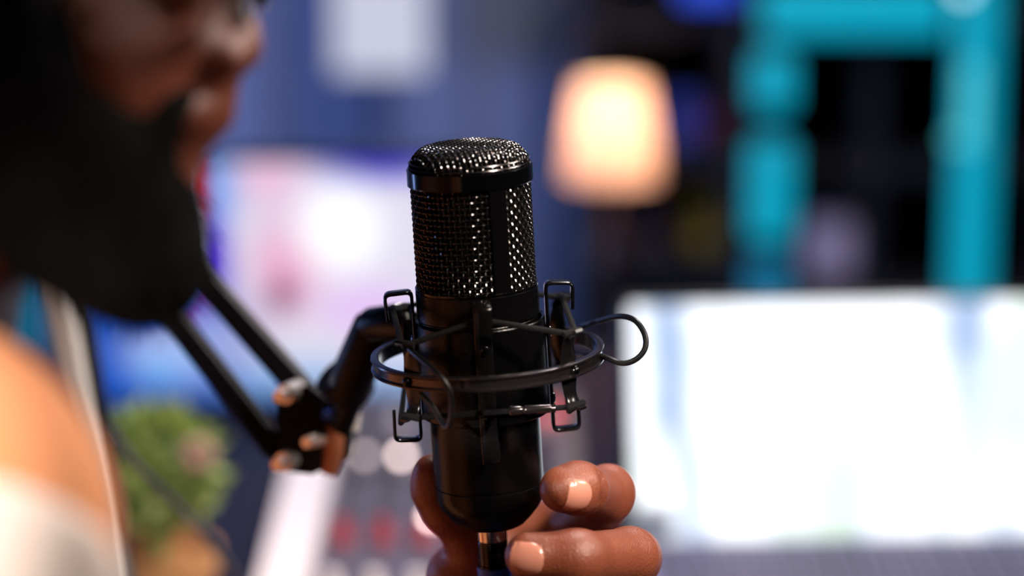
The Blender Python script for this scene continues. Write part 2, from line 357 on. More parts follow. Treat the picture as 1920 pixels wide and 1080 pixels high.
MB().box((mcx, MY+.045, .83), (.04, .02, .15)).build('stand', BLACK, mon)
# ------------------------------------------------------------------ laptop (right)
LPY = 1.64; lx0 = .0875; LW = .325; LHh = .167; tilt = math.radians(15)
lap = thing('laptop', 'open laptop with an overexposed white screen, right of the hand', 'laptop', (lx0+LW/2, LPY, .75), Matrix.Rotation(math.radians(-1.0), 4, 'Y'))
LM = WM[lap.name]
LAPM = mat('laptop_grey', srgb(140, 128, 176), .45, .2)
MB().box((0, -.105, .011), (LW+.012, .215, .016), LM, bev=.003).build('base', LAPM, lap)
k = MB()
for r in range(6):
    for q in range(15): k.box((-LW/2+.02+q*(LW-.04)/14, -.02-r*.0185, .0205), (.0165, .0145, .003), LM, bev=.001)
k.build('keyboard', mat('laptop_keys', srgb(60, 56, 84), .5), lap, kind=None)
MB().box((0, -.17, .0195), (.1, .06, .001), LM).build('trackpad', LAPM, lap)
LT = LM @ T(0, .002, .02) @ Matrix.Rotation(-tilt, 4, 'X')
MB().box((0, .004, LHh/2-.002), (LW+.012, .006, LHh+.014), LT, bev=.002).build('screen_lid', BLACK, lap)
white = (1.7, 1.75, 1.85, 1)
lpic = picture('picture_on_laptop', white, 1.0, [(-.15, -.072, .03, .02, (.02, .03, .08, 1), .2), (.11, .0, .10, .09, (.9, 1.05, 1.3, 1), .0)],
    [(20, 6, .52, .70, (.50, .66, .95, 1)), (14, 11, .56, .68, (.95, 1.15, 1.0, 1))])
o_ = MB().box((0, 0, 0), (LW, .002, LHh)).build('screen', lpic, None, local=True, smooth=0); o_.parent = lap
o_.matrix_local = WM[lap.name].inverted() @ LT @ T(0, 0, LHh/2)
# ------------------------------------------------------------------ mixer
MX = thing('audio_mixer', 'grey audio mixing console with white end cheek and rows of knobs', 'mixer', (-.05, 1.65, .75))
x0, x1, ya, yb = -.127, .035, 1.39, 1.87
PAN = mat('mixer_grey_panel', srgb(96, 92, 108), .45, .2, 0, var=.25, vscale=60)
MB().prism([(x0, ya, .752), (x0, yb, .752), (x0, yb, .815), (x0, ya, .795)], (x1-x0, 0, 0)).build('panel', PAN, MX)
MB().prism([(x0-.034, ya-.01, .751), (x0-.034, yb-.03, .751), (x0-.034, yb-.03, .825), (x0-.034, ya-.01, .80)], (.033, 0, 0)).build('end_cheek', mat('white_cheek', srgb(244, 232, 236), .45), MX, label='white end cheek')
MB().prism([(x1, ya-.01, .751), (x1, yb, .751), (x1, yb, .82), (x1, ya-.01, .80)], (.014, 0, 0)).build('end_cheek', mat('grey_cheek', srgb(120, 110, 110), .5), MX, label='narrow grey end cheek')
WKN = mat('pale_knob_cap', srgb(235, 228, 232), .3); DKN = mat('dark_knob', srgb(70, 68, 76), .4); RED = mat('red_button', srgb(190, 50, 70), .4); BLU = mat('blue_knob', srgb(50, 80, 150), .4)
def ztop(y): return .795+(y-ya)/(yb-ya)*.02
for r, (y, m, lb) in enumerate(((1.44, WKN, 'pale knob'), (1.535, RED, 'dull red knob'), (1.56, None, ''), (1.66, DKN, ''), (1.72, DKN, ''), (1.775, WKN, 'pale knob'), (1.835, DKN, ''))):
    for q in range(6):
        x = x0+.014+q*.0265
        if m is None:
            MB().box((x, y+.04, ztop(y)+.001), (.003, .05, .001)).build('fader_slot', BLACK, MX)
            MB().box((x, y+.022+.007*q, ztop(y)+.006), (.010, .016, .009), bev=.002).build('fader_knob', WKN if q == 5 else DKN, MX)
        else:
            mm = m
            if r == 5 and q in (0, 2, 4): mm = BLU if q == 4 else DKN
            MB().lathe([(.008, 0), (.0075, .006), (.0058, .007), (.0055, .014), (.0045, .0155), (0, .0158)], 20, T(x, y, ztop(y))).build('knob', mm, MX, label=lb if mm is m and lb else None)
MB().sphere((.030, 1.79, .822), .006).build('led_or_glint', mat('red_led', (.5, 0, 0), .4, emit=srgb(255, 40, 40), estr=1.6), MX, label='lit red indicator lamp')
for (x, y, e_) in ((-.1085, 1.712, 2.5), (-.0815, 1.712, 9), (-.064, 1.74, 3.5), (-.0565, 1.575, 12)):  # glowing beads stand in for highlights on the knob caps
    MB().sphere((x, y, ztop(y)+.0015), .0035).build('led_or_glint', mat('knob_glint_glow', (1, 1, 1), .4, emit=srgb(255, 225, 220), estr=e_), MX, label='white knob highlight made as a glowing bead')
# ------------------------------------------------------------------ potted plant
PX, PYY = float((303-960)/FPX*1.52), 1.45
pl = thing('potted_plant', 'small bushy green plant in a terracotta pot', 'plant', (PX, PYY, .75))
MB().lathe([(.024, .751), (.034, .81), (.036, .812), (.036, .826), (.033, .826), (.031, .815), (0, .815)], 40, T(PX, PYY, 0)).build('pot', mat('terracotta', srgb(205, 150, 100), .8), pl)
fo = MB(); leafc = np.array([PX, PYY, .872])
for i in range(520):
    u = rng.normal(size=3); u /= np.linalg.norm(u); u[2] = u[2]*.95; rr = rng.uniform(.45, 1)**.6
    b = leafc+u*np.array([.040, .036, .048])*rr*.8; tip = b+(u*.6+rng.normal(size=3)*.35+np.array([0, 0, .3]))*.016
    ax = Vector(tip-b); sd = ax.cross(Vector(rng.normal(size=3))).normalized()*.0055; up_ = ax.cross(sd).normalized()*.0015
    m_ = Vector(b)+ax*.5
    fo.add([b, m_+sd, tip, m_-sd, m_+up_], [(0, 1, 4), (1, 2, 4), (2, 3, 4), (3, 0, 4)])
for i in range(9):
    a = i*.7; fo.tube([(PX, PYY, .815), (PX+.012*math.cos(a), PYY+.012*math.sin(a), .85), (PX+.022*math.cos(a), PYY+.022*math.sin(a), .885)], .0012, 5)
fo.build('foliage', mat('green_leaves', srgb(168, 190, 110), .6, 0, var=.5, vscale=90), pl)
fl = MB(); fc = P(372, 850, 1.45)
for k_ in range(6):
    a = k_*PI/3; fl.sphere((fc[0]+.007*math.cos(a), fc[1]-.002, fc[2]+.007*math.sin(a)), .0045, None, 8, (1, .5, 1))
fl.build('flower', mat('pale_pink_petals', srgb(215, 175, 160), .6), pl, label='pale pink flower')
# ------------------------------------------------------------------ microphone
MICROT = Matrix.Rotation(math.radians(-3.3), 4, 'Y')
O = P(902, 668, .97); MM = T(*O) @ MICROT @ Matrix.Diagonal((.001, .001, .001, 1))
mic = thing('microphone', 'black condenser studio microphone standing upright in its cradle', 'microphone', (MM @ Vector((0, 0, -70)))[:], MICROT)
def az(a, r, z): a = math.radians(a); return (r*math.sin(a), -r*math.cos(a), z)        # azimuth 0 = towards the camera, + = right
# body
MB().lathe([(0, 27), (23.2, 27), (24.2, 28), (24.6, 29), (24.6, 29.8), (24.0, 29.9), (23.4, 28.8)], 96, MM).build('grille_seat', BLACKG, mic)
MB().lathe([(0, 29), (24.0, 29), (24.6, 28.4), (24.6, 17.4), (24.2, 16.8), (23.8, 16.8), (23.8, 16.3), (23.9, 16.1), (23.9, -23), (22.8, -23.6), (22.2, -24), (22.2, -51.3), (21.8, -51.6), (21.8, -52.1), (22.2, -52.4), (22.2, -56.5), (21.6, -59.5), (20, -62.5), (17, -66.2), (14, -69.3), (12.8, -70), (7.2, -70), (7.0, -68)], 128, MM).build('body', BLACK, mic, smooth=25)
MB().lathe([(22.7, 28.5), (22.7, 77), (21, 82), (17, 84.5), (0, 85)], 64, MM).build('grille_lining', DARKIN, mic)
# woven side mesh
g = MB(); NV = 68; z_lo, z_hi = 28.2, 71.8; pitch = 2.25; NH = int((z_hi-z_lo)/pitch); R0 = 23.35; amp = .42; wr = .31
def rad(a, z): return 0
for i in range(NV):
    a = 360*i/NV; pts = []
    for k_ in range(NH*6+1):
        t = k_/6; z = z_lo+t*pitch; pts.append(az(a, R0+amp*math.cos(PI*t+PI*i), z))
    g.tube(pts, wr, 5, MM)
for j in range(NH+1):
    pts = []
    for k_ in range(NV*6):
        t = k_/6; pts.append(az(360*t/NV, R0-amp*math.cos(PI*t+PI*j), z_lo+j*pitch))
    g.tube(pts, wr, 5, MM, closed=True)
g.build('side_grille', WIRE, mic, smooth=60)
# woven cap: rounded head
g = MB()
def capz(x, y):
    r = math.hypot(x, y)
    if r < 14.5: return 86.2-.0022*r*r
    t = min(1, (r-14.5)/(23.6-14.5)); return 85.74-.0+(-9.9)*(1-math.sqrt(max(0, 1-t**2.1)))
pc = 1.95; ca, sa = math.cos(math.radians(24)), math.sin(math.radians(24))
for fam in (0, 1):
    for i in range(-12, 13):
        u = i*pc; L = math.sqrt(max(0, 23.6**2-u*u))
        if L < 3: continue
        n = int(2*L/.33); pts = []
        for k_ in range(n+1):
            v = -L+2*L*k_/n
            v = 23.6*0+v
            x, y = (u, v) if fam == 0 else (v, u)
            h = .36*math.cos(PI*(v/pc)+PI*i+(PI if fam else 0))
            z = capz(x, y); r = math.hypot(x, y); rr = 1+(h/23 if r > 18 else 0)
            pts.append(((x*ca-y*sa)*rr, (x*sa+y*ca)*rr, z+h*(1 if r < 20 else .6)))
        g.tube(pts, .34, 5, MM)
for z_, r_ in ((78.3, 23.75), (80.1, 23.5)): g.tube([az(4*k_, r_+.35*math.cos(PI*k_), z_) for k_ in range(90)], .34, 5, MM, closed=True)
g.build('top_grille', WIRE, mic, smooth=60)
# frame: upper hoop, lower hoop, two uprights
MB().lathe([(23.9, 70.9), (24.7, 70.9), (25.0, 71.2), (25.0, 77.2), (24.7, 77.6), (24.1, 77.7), (23.7, 77.2), (23.7, 71.2)], 128, MM, closed=True).build('grille_hoop', BLACKG, mic, smooth=30)
for a in (27, 207):
    v = []; 
    m_ = MB(); a0, a1 = math.radians(a-8.5-90), math.radians(a+8.5-90)
    m_.lathe([(23.3, 29), (24.35, 29), (24.35, 71.5), (23.3, 71.5)], 12, MM, closed=True, a0=a0, a1=a1); m_.build('grille_upright', BLACK, mic, smooth=30)
# ------------------------------------------------------------------ shock mount (mm, own centre a little to the right)
SO = P(914, 668, .97); SMt = T(*SO) @ MICROT @ Matrix.Diagonal((.001, .001, .001, 1))
MM2 = T(*P(905, 668, .97)) @ MICROT @ Matrix.Diagonal((.001, .001, .001, 1))
sm = thing('shock_mount', 'black ring shaped microphone cradle with elastic cords around the microphone', 'shock mount', (SMt @ Vector((0, 0, -32)))[:], MICROT)
A0 = 3
MB().lathe([(24.6, -22.6), (25.6, -22.9), (25.9, -22.4), (25.9, 15.4), (25.6, 15.9), (24.6, 15.6)], 128, MM2, closed=True).build('clamp_sleeve', BLACK, sm, smooth=30)
prof = [(43.7, -2.6), (44.2, -3.1), (46.1, -3.1), (46.8, -2.8), (46.9, -2.1), (46.4, -1.6), (45.9, -1.4), (45.9, 1.4), (46.4, 1.6), (46.9, 2.1), (46.8, 2.8), (46.1, 3.1), (44.2, 3.1), (43.7, 2.6)]
MB().lathe(prof, 160, SMt, closed=True).build('outer_ring', RING, sm, smooth=40)
def arc_pts(pts, r, n=4):
    """round the corners of a polyline in the r,z plane"""
    out = [pts[0]]
    for i in range(1, len(pts)-1):
        p, a, b = Vector(pts[i]), Vector(pts[i-1]), Vector(pts[i+1]); u = (a-p).normalized()*r; v = (b-p).normalized()*r
        for k_ in range(n+1):
            t = k_/n; out.append(tuple((p+u)*(1-t)**2+p*2*t*(1-t)+(p+v)*t*t))
    return out+[pts[-1]]
inner_az = [A0, A0+90, A0+180, A0-90]; outer_az = [A0-45, A0+45, A0+135, A0+225]
for a in inner_az:
    zb = -35 if a == A0 else -32.4; rp = arc_pts([(37.0, 17.5), (37.6, 28.0), (26.8, 28.6), (26.7, 0), (26.8, zb), (37.2, zb+.4), (37.0, -20.5 if a != A0 else -26)], 2.4)
    side = Vector(az(a+90, 1, 0)); MBm = MM if a != A0 else MM
    br = MB().strip([az(a, r, z) for r, z in rp], 7.0, 1.35, side, MM2).build('inner_bracket', BRK, sm, smooth=40)
    for z in (8.5, -19): MB().lathe([(0, 0), (2.3, 0), (2.2, .5), (1.5, .95), (0, 1.1)], 20, axis_to(MM2 @ Vector(az(a, 27.3, z)), MM2 @ Vector(az(a, 40, z))) @ Matrix.Diagonal((.001, .001, .001, 1))).build('rivet', BLACKG, br)
tabs = {}
for a in outer_az:
    side = Vector(az(a+90, 1, 0))
    rp = [(49.5, 16.2), (46.5, 14.6), (44.2, 12.6), (43.1, 9), (42.9, 4), (42.9, -4), (43.1, -9), (44.2, -12.8), (46.5, -14.2), (49.5, -15.0)]
    wd = [4.2, 6.0, 6.6, 7.2, 9.0, 9.0, 7.0, 6.4, 6.0, 4.2]
    cl = MB().strip([az(a, r, z) for r, z in rp], wd, 1.1, side, SMt).build('cord_clip', BRK, sm, smooth=40)
    MB().sphere(az(a, 46.2, -.1), 2.0, SMt, 10, (1, 1, 1)).build('rivet', BLACKG, cl)
def cordmesh(pts, r=1.15):
    return MB().tube(bez(pts, 8), r, 8)
S = lambda a, r, z: SMt @ Vector(az(a, r, z)); I = lambda a, r, z: MM @ Vector(az(a, r, z))
# upper zigzag of elastic cord
ups = []
for i, a in enumerate(outer_az):
    ni = inner_az[i]
    ups += [S(a, 46.2, 16.0), (S(a, 46.2, 16.0)*.5+I(ni-6, 33.5, 20.0)*.5)+Vector((0, 0, -.0006)), I(ni-6, 33.6, 21.0), I(ni, 33.0, 21.6), I(ni+6, 33.6, 21.0)]
order = []
seq = [(outer_az[0], inner_az[0]), (outer_az[1], inner_az[1]), (outer_az[2], inner_az[2]), (outer_az[3], inner_az[3])]
pts = []
for oa, ia in seq:
    pts += [S(oa-2.5, 45.8, 14.9), S(oa+2.5, 45.8, 14.9), I(ia-5, 34.0, 21.8), I(ia+5, 34.0, 21.8)]
lin = []
for i in range(len(pts)):
    a_, b_ = pts[i], pts[(i+1) % len(pts)]
    for k_ in range(10): lin.append(a_.lerp(b_, k_/10))
MB().tube(lin, .00118, 8, closed=True).build('elastic_cord', CORD, sm, label='upper elastic cord')
pts = []
for q, (oa, ia) in enumerate(seq):
    pts += [S(oa-2.5, 45.4, -14.4), S(oa+2.5, 45.4, -14.4)]
    if q: pts += [I(ia-5, 34.0, -24.5), I(ia+5, 34.0, -24.5)]
lin = []
for i in range(len(pts)):
    a_, b_ = pts[i], pts[(i+1) % len(pts)]
    for k_ in range(10): lin.append(a_.lerp(b_, k_/10))
MB().tube(lin, .00118, 8, closed=True).build('elastic_cord', CORD, sm, label='lower elastic cord')
a_, b_ = S(outer_az[0]+2.5, 45.4, -14.4), S(outer_az[1]-2.5, 45.4, -14.4)
cp = [a_.lerp(b_, t) for t in (.60, .61, .67, .69, .70, .71, .86, .87, .895)]
MB().tube(cp, [.0015, .0021, .0019, .0013, .0018, .0019, .0017, .0014, .0019], 12).build('cord_crimp', RING, sm)
for a in outer_az:                                 # cord wraps at each clip
    for z, r in ((14.9, 46.0), (-14.4, 45.6)):
        MB().tube([S(a-6, r, z), S(a-2, r+1.1, z+.6), S(a+2, r+1.1, z+.6), S(a+6, r, z)], .0014, 8).build('cord_wrap', CORD, sm)
# stray cord loops
def loop(pts, r, nm='cord_loop'):
    return MB().tube(bez([P(*p) for p in pts], 10), r, 10).build(nm, RUB, sm)
loop([(1062, 626, 1.004), (1092, 612, 1.0), (1130, 600, .985), (1165, 593, .97), (1192, 602, .962), (1209, 628, .958), (1209, 654, .956), (1192, 674, .955), (1165, 681, .955), (1128, 668, .962), (1080, 662, .985)], .00115)
loop([(768, 655, .934), (792, 676, .926), (822, 702, .918), (843, 733, .917), (847, 770, .920), (840, 800, .925), (826, 788, .930), (808, 758, .934), (788, 738, .936)], .00115)
# ------------------------------------------------------------------ connector and cable below the microphone
ct = thing('microphone_cable', 'blue microphone cable with chrome and black plug under the microphone', 'cable', (MM @ Vector((0, 0, -110)))[:], MICROT)
MB().lathe([(0, -70.4), (5.9, -70.4), (6.1, -71), (6.1, -76.6), (5.8, -77), (0, -77)], 48, MM).build('collar', CHROME, ct, label='chrome plug collar')
MB().lathe([(0, -77.1), (5.9, -77.1), (6.1, -77.6), (6.1, -86.8), (6.5, -87.2), (6.5, -88), (0, -88)], 48, MM).build('plug', BLACKG, ct)
MB().lathe([(0, -88.1), (6.8, -88.1), (7.0, -89), (6.6, -98), (4.6, -116), (3.2, -118), (0, -118)], 48, MM).build('boot', BLUEB, ct)
c0 = MM @ Vector((0, 0, -117.5)); c0b = .7535-c0[2]; print('c0', c0)
MB().tube(bez([c0, c0+Vector((.004, 0, -.05)), c0+Vector((.02, .02, c0b+.05)), c0+Vector((.045, .14, c0b+.03)), c0+Vector((.06, .28, c0b)), c0+Vector((.08, .40, c0b))], 10), .003, 10).build('cord', BLUEB, ct)
# ------------------------------------------------------------------ boom arm
bm_ = thing('boom_arm', 'black jointed desk boom arm holding the microphone cradle', 'boom arm', P(255, 1300, 1.27))
def pv(px, py, d): return Vector(P(px, py, d))
def barbox(a, b, wdt, thk, m, name='arm_bar', label=None):
    a = Vector(a); b = Vector(b); z = (b-a).normalized(); n_ = Vector(FW); x = z.cross(n_).normalized(); y = z.cross(x)
    M_ = Matrix((x, y, z)).transposed().to_4x4(); M_.translation = a
    return MB().box((0, 0, (b-a).length/2), (wdt, thk, (b-a).length), M_, bev=.002).build(name, m, bm_, label=label)
barbox(pv(95, 200, 1.19), pv(606, 776, 1.095), .0120, .012, ARM)
barbox(pv(-5, 170, 1.19), pv(522, 848, 1.095), .0115, .012, ARM)
barbox(pv(38, 160, 1.21), pv(240, 1270, 1.26), .0135, .012, GREYBAR, label='grey lower arm bar')
barbox(pv(95, 190, 1.225), pv(268, 1270, 1.26), .008, .010, ARM)
# joint plates at the elbow and head
def plate(pxs, d0, th, name, m=ARM):
    return MB().prism([P(x, y, d0) for x, y in pxs], Vector(FW)*th).build(name, m, bm_)
plate([(-60, 120), (60, 90), (150, 160), (120, 240), (10, 260), (-50, 210)], 1.18, .02, 'elbow_plate')
plate([(520, 742), (575, 722), (640, 772), (662, 800), (655, 858), (585, 890), (520, 882)], 1.083, .022, 'head_plate')
def bolt(px, py, d, px2, py2, r1=.0042, r2=.0028):
    a, b = pv(px, py, d), pv(px2, py2, d-.012)
    m_ = MB().tube([a+(a-b)*.6, a, a, a.lerp(b, .5), a.lerp(b, .5), b], [r1, r1, r1*.99, r1*.99, r2, r2], 14)
    return m_.build('bolt', BOLT, bm_)
bolt(545, 735, 1.083, 522, 744, .0045); bolt(600, 824, 1.083, 574, 830, .0030, .0026); bolt(543, 862, 1.083, 518, 872, .0045)
# knuckle that carries the cradle
MB().tube([pv(706, 600, 1.045), pv(704, 612, 1.046), pv(668, 690, 1.06), pv(650, 740, 1.07), pv(646, 752, 1.07)], [.008, .0098, .0098, .0095, .008], 24).build('knuckle_barrel', ARM, bm_)
MB().tube([pv(668, 745, 1.075), pv(628, 700, 1.068)], .0105, 20).build('tightening_knob', ARM, bm_)
MB().tube([pv(660, 735, 1.07), pv(632, 815, 1.09)], .0062, 16).build('knuckle_stem', ARM, bm_)
MB().tube([pv(632, 790, 1.085), pv(626, 850, 1.085), pv(616, 890, 1.085)], [.0045, .0052, .0036], 14).build('copper_screw', COPPER, bm_, label='copper coloured screw')
MB().tube([pv(622, 772, 1.08), pv(618, 786, 1.08)], .0036, 12).build('blue_cap', mat('blue_cap', srgb(40, 100, 220), .4), bm_, label='small blue cap')
MB().tube([pv(668, 775, 1.085), pv(663, 808, 1.085)], .0024, 10).build('steel_pin', BOLT, bm_)
MB().tube([pv(700, 612, 1.045), pv(745, 606, 1.03), pv(778, 610, 1.022)], [.0085, .0085, .006], 18).build('mount_socket', BLACK, bm_)
MB().tube([pv(778, 612, 1.02), pv(800, 628, 1.008)], .004, 12).build('mount_screw', BLACK, bm_)
# desk clamp
bx_ = P(245, 1270, 1.26)
MB().lathe([(.02, .751), (.02, .765), (.009, .77), (.009, bx_[2]+.006), (0, bx_[2]+.006)], 24, T(bx_[0], bx_[1], 0)).build('post', BLACK, bm_)
m_ = MB().box((bx_[0], 1.225, .757), (.05, .09, .012)).box((bx_[0], 1.188, .70), (.05, .014, .10)).box((bx_[0], 1.22, .655), (.05, .07, .012)); m_.build('desk_clamp', BLACK, bm_)
MB().tube([(bx_[0], 1.235, .64), (bx_[0], 1.235, .718)], .005, 12).build('clamp_screw', BOLT, bm_)
# cable drooping from the boom
hc = MB().tube(bez([P(120, 330, 1.245), P(150, 520, 1.25), P(162, 640, 1.25), P(185, 760, 1.26), P(250, 865, 1.27), P(330, 945, 1.29), P(400, 1020, 1.30), P(455, 1110, 1.31), P(500, 1230, 1.33)], 10), .0022, 10)
e = P(500, 1230, 1.33); hc.tube(bez([e, (e[0]+.01, e[1]+.02, .758), (e[0]-.04, e[1]+.05, .7535), (e[0]-.13, e[1]+.10, .7535)], 8), .0022, 10)
tag(hc.build('audio_cable', mat('grey_cable', srgb(52, 48, 54), .5)), 'thin dark grey cable drooping in front of the green plant', 'cable')
# ------------------------------------------------------------------ implicit surfaces for the person
def grid(lo, hi, h):
    lo = np.array(lo); n = np.ceil((np.array(hi)-lo)/h).astype(int)+1
    return dict(lo=lo, h=h, n=n, f=np.full(tuple(n), .05, dtype=np.float32))
def sub(G, a, b, m):
    i0 = np.clip(np.floor((a-m-G['lo'])/G['h']).astype(int), 0, G['n']); i1 = np.clip(np.ceil((b+m-G['lo'])/G['h']).astype(int)+1, 0, G['n'])
    if (i1 <= i0).any(): return None
    ax = [G['lo'][k]+G['h']*np.arange(i0[k], i1[k], dtype=np.float32) for k in range(3)]
    return tuple(slice(i0[k], i1[k]) for k in range(3)), ax[0][:, None, None].astype(np.float32), ax[1][None, :, None].astype(np.float32), ax[2][None, None, :].astype(np.float32)
def smin(a, b, k):
    h = np.clip(.5+.5*(b-a)/k, 0, 1); return b*(1-h)+a*h-k*h*(1-h)
def cone(G, a, b, ra, rb, k=.004, op='add', flat=None):
    a = np.array(a, float); b = np.array(b, float); m = max(ra, rb)+.02
    s = sub(G, np.minimum(a, b), np.maximum(a, b), m)
    if s is None: return
    sl, X_, Y_, Z_ = s; ba = b-a; L = max(1e-12, ba@ba)
    t = np.clip(((X_-a[0])*ba[0]+(Y_-a[1])*ba[1]+(Z_-a[2])*ba[2])/L, 0, 1)
    dx, dy, dz = X_-a[0]-t*ba[0], Y_-a[1]-t*ba[1], Z_-a[2]-t*ba[2]
    if flat is not None:
        nrm, s_ = np.array(flat[0], float), flat[1]; nrm /= np.linalg.norm(nrm); dn = dx*nrm[0]+dy*nrm[1]+dz*nrm[2]
        dd = np.sqrt(dx*dx+dy*dy+dz*dz+dn*dn*(s_*s_-1))
    else: dd = np.sqrt(dx*dx+dy*dy+dz*dz)
    d = dd-(ra+(rb-ra)*t)
    if op == 'add': G['f'][sl] = smin(G['f'][sl], d, k)
    else: G['f'][sl] = -smin(-G['f'][sl], d, k)
def ell(G, c, r, k=.006, rot=None, op='add'):
    c = np.array(c, float); r = np.array(r, float); m = r.max()+.02; s = sub(G, c, c, m)
    if s is None: return
    sl, X_, Y_, Z_ = s; x, y, z = X_-c[0], Y_-c[1], Z_-c[2]
    if rot is not None:
        R = np.array(rot.inverted()); x, y, z = (R[i][0]*x+R[i][1]*y+R[i][2]*z for i in range(3))
    q = np.sqrt((x/r[0])**2+(y/r[1])**2+(z/r[2])**2); d = (q-1)*r.min()
    if op == 'add': G['f'][sl] = smin(G['f'][sl], d, k)
    else: G['f'][sl] = -smin(-G['f'][sl], d, k)
def nets(G):
    f = G['f']; n = G['n']; ins = f < 0
    cnt = np.zeros(tuple(n-1), np.float32); acc = np.zeros(tuple(n-1)+(3,), np.float32)
    corners = [(i, j, k) for i in (0, 1) for j in (0, 1) for k in (0, 1)]
    def C(c, arr): return arr[c[0]:n[0]-1+c[0], c[1]:n[1]-1+c[1], c[2]:n[2]-1+c[2]]
    for c in corners:
        for ax in range(3):
            if c[ax]: continue
            d = list(c); d[ax] = 1; a, b = C(c, f), C(d, f); x = (a < 0) != (b < 0)
            idx = np.nonzero(x); t = a[idx]/(a[idx]-b[idx])
            p = np.tile(np.array(c, np.float32), (len(t), 1)); p[:, ax] += t
            acc[idx] += p; cnt[idx] += 1
    cells = np.nonzero(cnt > 0); vid = -np.ones(tuple(n-1), np.int64); vid[cells] = np.arange(len(cells[0]))
    V = (acc[cells]/cnt[cells][:, None]+np.stack(cells, 1))*G['h']+G['lo']
    Q = []
    for ax in range(3):
        u, v = [(1, 2), (2, 0), (0, 1)][ax]
        sl0 = [slice(None)]*3; sl1 = [slice(None)]*3; sl0[ax] = slice(0, n[ax]-1); sl1[ax] = slice(1, n[ax])
        a, b = ins[tuple(sl0)], ins[tuple(sl1)]; idx = np.array(np.nonzero(a != b)); ok = (idx[u] > 0) & (idx[v] > 0) & (idx[u] < n[u]-1) & (idx[v] < n[v]-1)
        idx = idx[:, ok]; flip = ~a[tuple(idx)]
        def g_(du, dv):
            q = idx.copy(); q[u] -= du; q[v] -= dv; return vid[tuple(q)]
        q = np.stack([g_(1, 1), g_(0, 1), g_(0, 0), g_(1, 0)], 1); q[flip] = q[flip][:, ::-1]; Q.append(q)
    return V, np.concatenate(Q)
def mesh_np(name, V, F, m, parent, label=None, mats=None):
    Mi = np.array(WM[parent.name].inverted()); V = V @ Mi[:3, :3].T+Mi[:3, 3]
    me = bpy.data.meshes.new(name); me.from_pydata(V.tolist(), [], F.tolist()); me.update(); me.shade_smooth(); me.materials.append(m)
    o = bpy.data.objects.new(name, me); COL.objects.link(o); o.parent = parent
    if label: o['label'] = label
    return o
HD = .76                                             # depth of the face
man = thing('person', 'bearded man in profile at left, peach shirt, hand holding the microphone base', 'person', (-.42, .78, .45))
def H(px, py, off=0.): return P(px, py, HD)+np.array([0, off, 0])
# ---- head, neck, torso and arms
G = grid((-.62, .40, .40), (.09, 1.30, 1.60), .004)
cone(G, H(-190, -270), H(-60, -300), .085, .075, .02)                   # skull
cone(G, H(60, -260), H(120, 40), .060, .048, .02)                       # face block
for s in (-1, 1):
    cone(G, H(60, -40, s*.030), H(180, 150, s*.024), .032, .022, .02)   # cheeks
    cone(G, H(300, 20, s*.028), H(200, 80, s*.034), .012, .020, .015)   # cheek bones
    cone(G, H(-200, 210, s*.050), H(230, 420, s*.016), .016, .014, .02) # jaw
    cone(G, H(330, -140, s*.03), H(380, -150, 0), .010, .009, .01)      # brow
    ell(G, H(355, -60, s*.031), (.013, .013, .011), .004)               # eyeballs under lids
    ell(G, H(418, 102, s*.0115), (.0085, .0065, .0068), .004)           # nostril wings
    ell(G, H(-200, -40, s*.068), (.016, .008, .030), .006)              # ears
    cone(G, H(414, 178), H(345, 198, s*.023), .0050, .0028, .003)       # upper lip
    cone(G, H(405, 214), H(345, 203, s*.022), .0052, .0028, .003)       # lower lip
cone(G, H(290, -120), H(335, 200), .020, .011, .012)                    # middle of the face
cone(G, H(410, -110), H(454, 84), .0062, .0062, .006)                   # nose bridge and tip
cone(G, H(430, 60), H(445, 92), .008, .0072, .006)
cone(G, H(270, 300), H(255, 400), .016, .018, .015)                     # chin
cone(G, H(-190, 60), H(-440, 650), .058, .062, .03)                     # neck
cone(G, H(-420, 600), P(-250, 985, .655), .05, .045, .04)               # trapezius
cone(G, P(-300, 1000, .66), P(-200, 1015, .645), .046, .042, .03)       # near shoulder
cone(G, P(-200, 1030, .645), P(-262, 2450, .63), .044, .036, .03)       # near upper arm
cone(G, H(-420, 620), P(-520, 900, 1.04), .055, .05, .04)
cone(G, P(-560, 1050, .75), P(-560, 1100, 1.0), .075, .075, .05)        # upper chest
cone(G, P(-820, 1300, .82), P(-900, 3000, .84), .115, .12, .06)         # trunk
EL = P(200, 2250, 1.02); WR = P(960, 1420, 1.055); SHL = P(-420, 1080, 1.07)
cone(G, SHL, EL, .046, .037, .03); cone(G, EL, WR, .038, .024, .02)
V1, F1 = nets(G)
# ---- hand (1 mm grid)
lo = np.minimum(P(740, 1500, 1.1), P(1300, 800, .9))-.01; hi = np.maximum(P(740, 1500, .9), P(1300, 800, 1.1))+.02
lo = np.array([P(740, 1000, 1.05)[0]-.01, .86, P(960, 1440, 1.05)[2]]); hi = np.array([P(1270, 1000, 1.0)[0]+.015, 1.10, P(960, 800, .97)[2]+.01])
def gz(): return grid(lo, hi, .0009)
pal = gz()
cone(pal, WR, P(950, 1280, 1.045), .0235, .024, .01, flat=((0, 1, 0), 1.25))
cone(pal, P(900, 1290, 1.045), P(915, 1100, 1.03), .019, .0175, .012)                        # thenar
cone(pal, P(872, 1200, 1.03), P(868, 1085, 1.016), .0165, .0160, .010)
cone(pal, P(960, 1020, 1.04), P(1075, 985, 1.04), .0130, .0125, .010)
cone(pal, P(1000, 1290, 1.05), P(1080, 1080, 1.045), .018, .0165, .014)
cone(pal, P(1060, 1330, 1.05), P(1130, 1180, 1.045), .017, .0165, .014)
cone(pal, P(930, 1130, 1.045), P(1060, 1000, 1.045), .015, .0135, .012)                      # index metacarpal
def finger(jts, k=.004):
    g = gz()
    for (p, r), (q, s) in zip(jts[:-1], jts[1:]): cone(g, p, q, r, s, k)
    return g
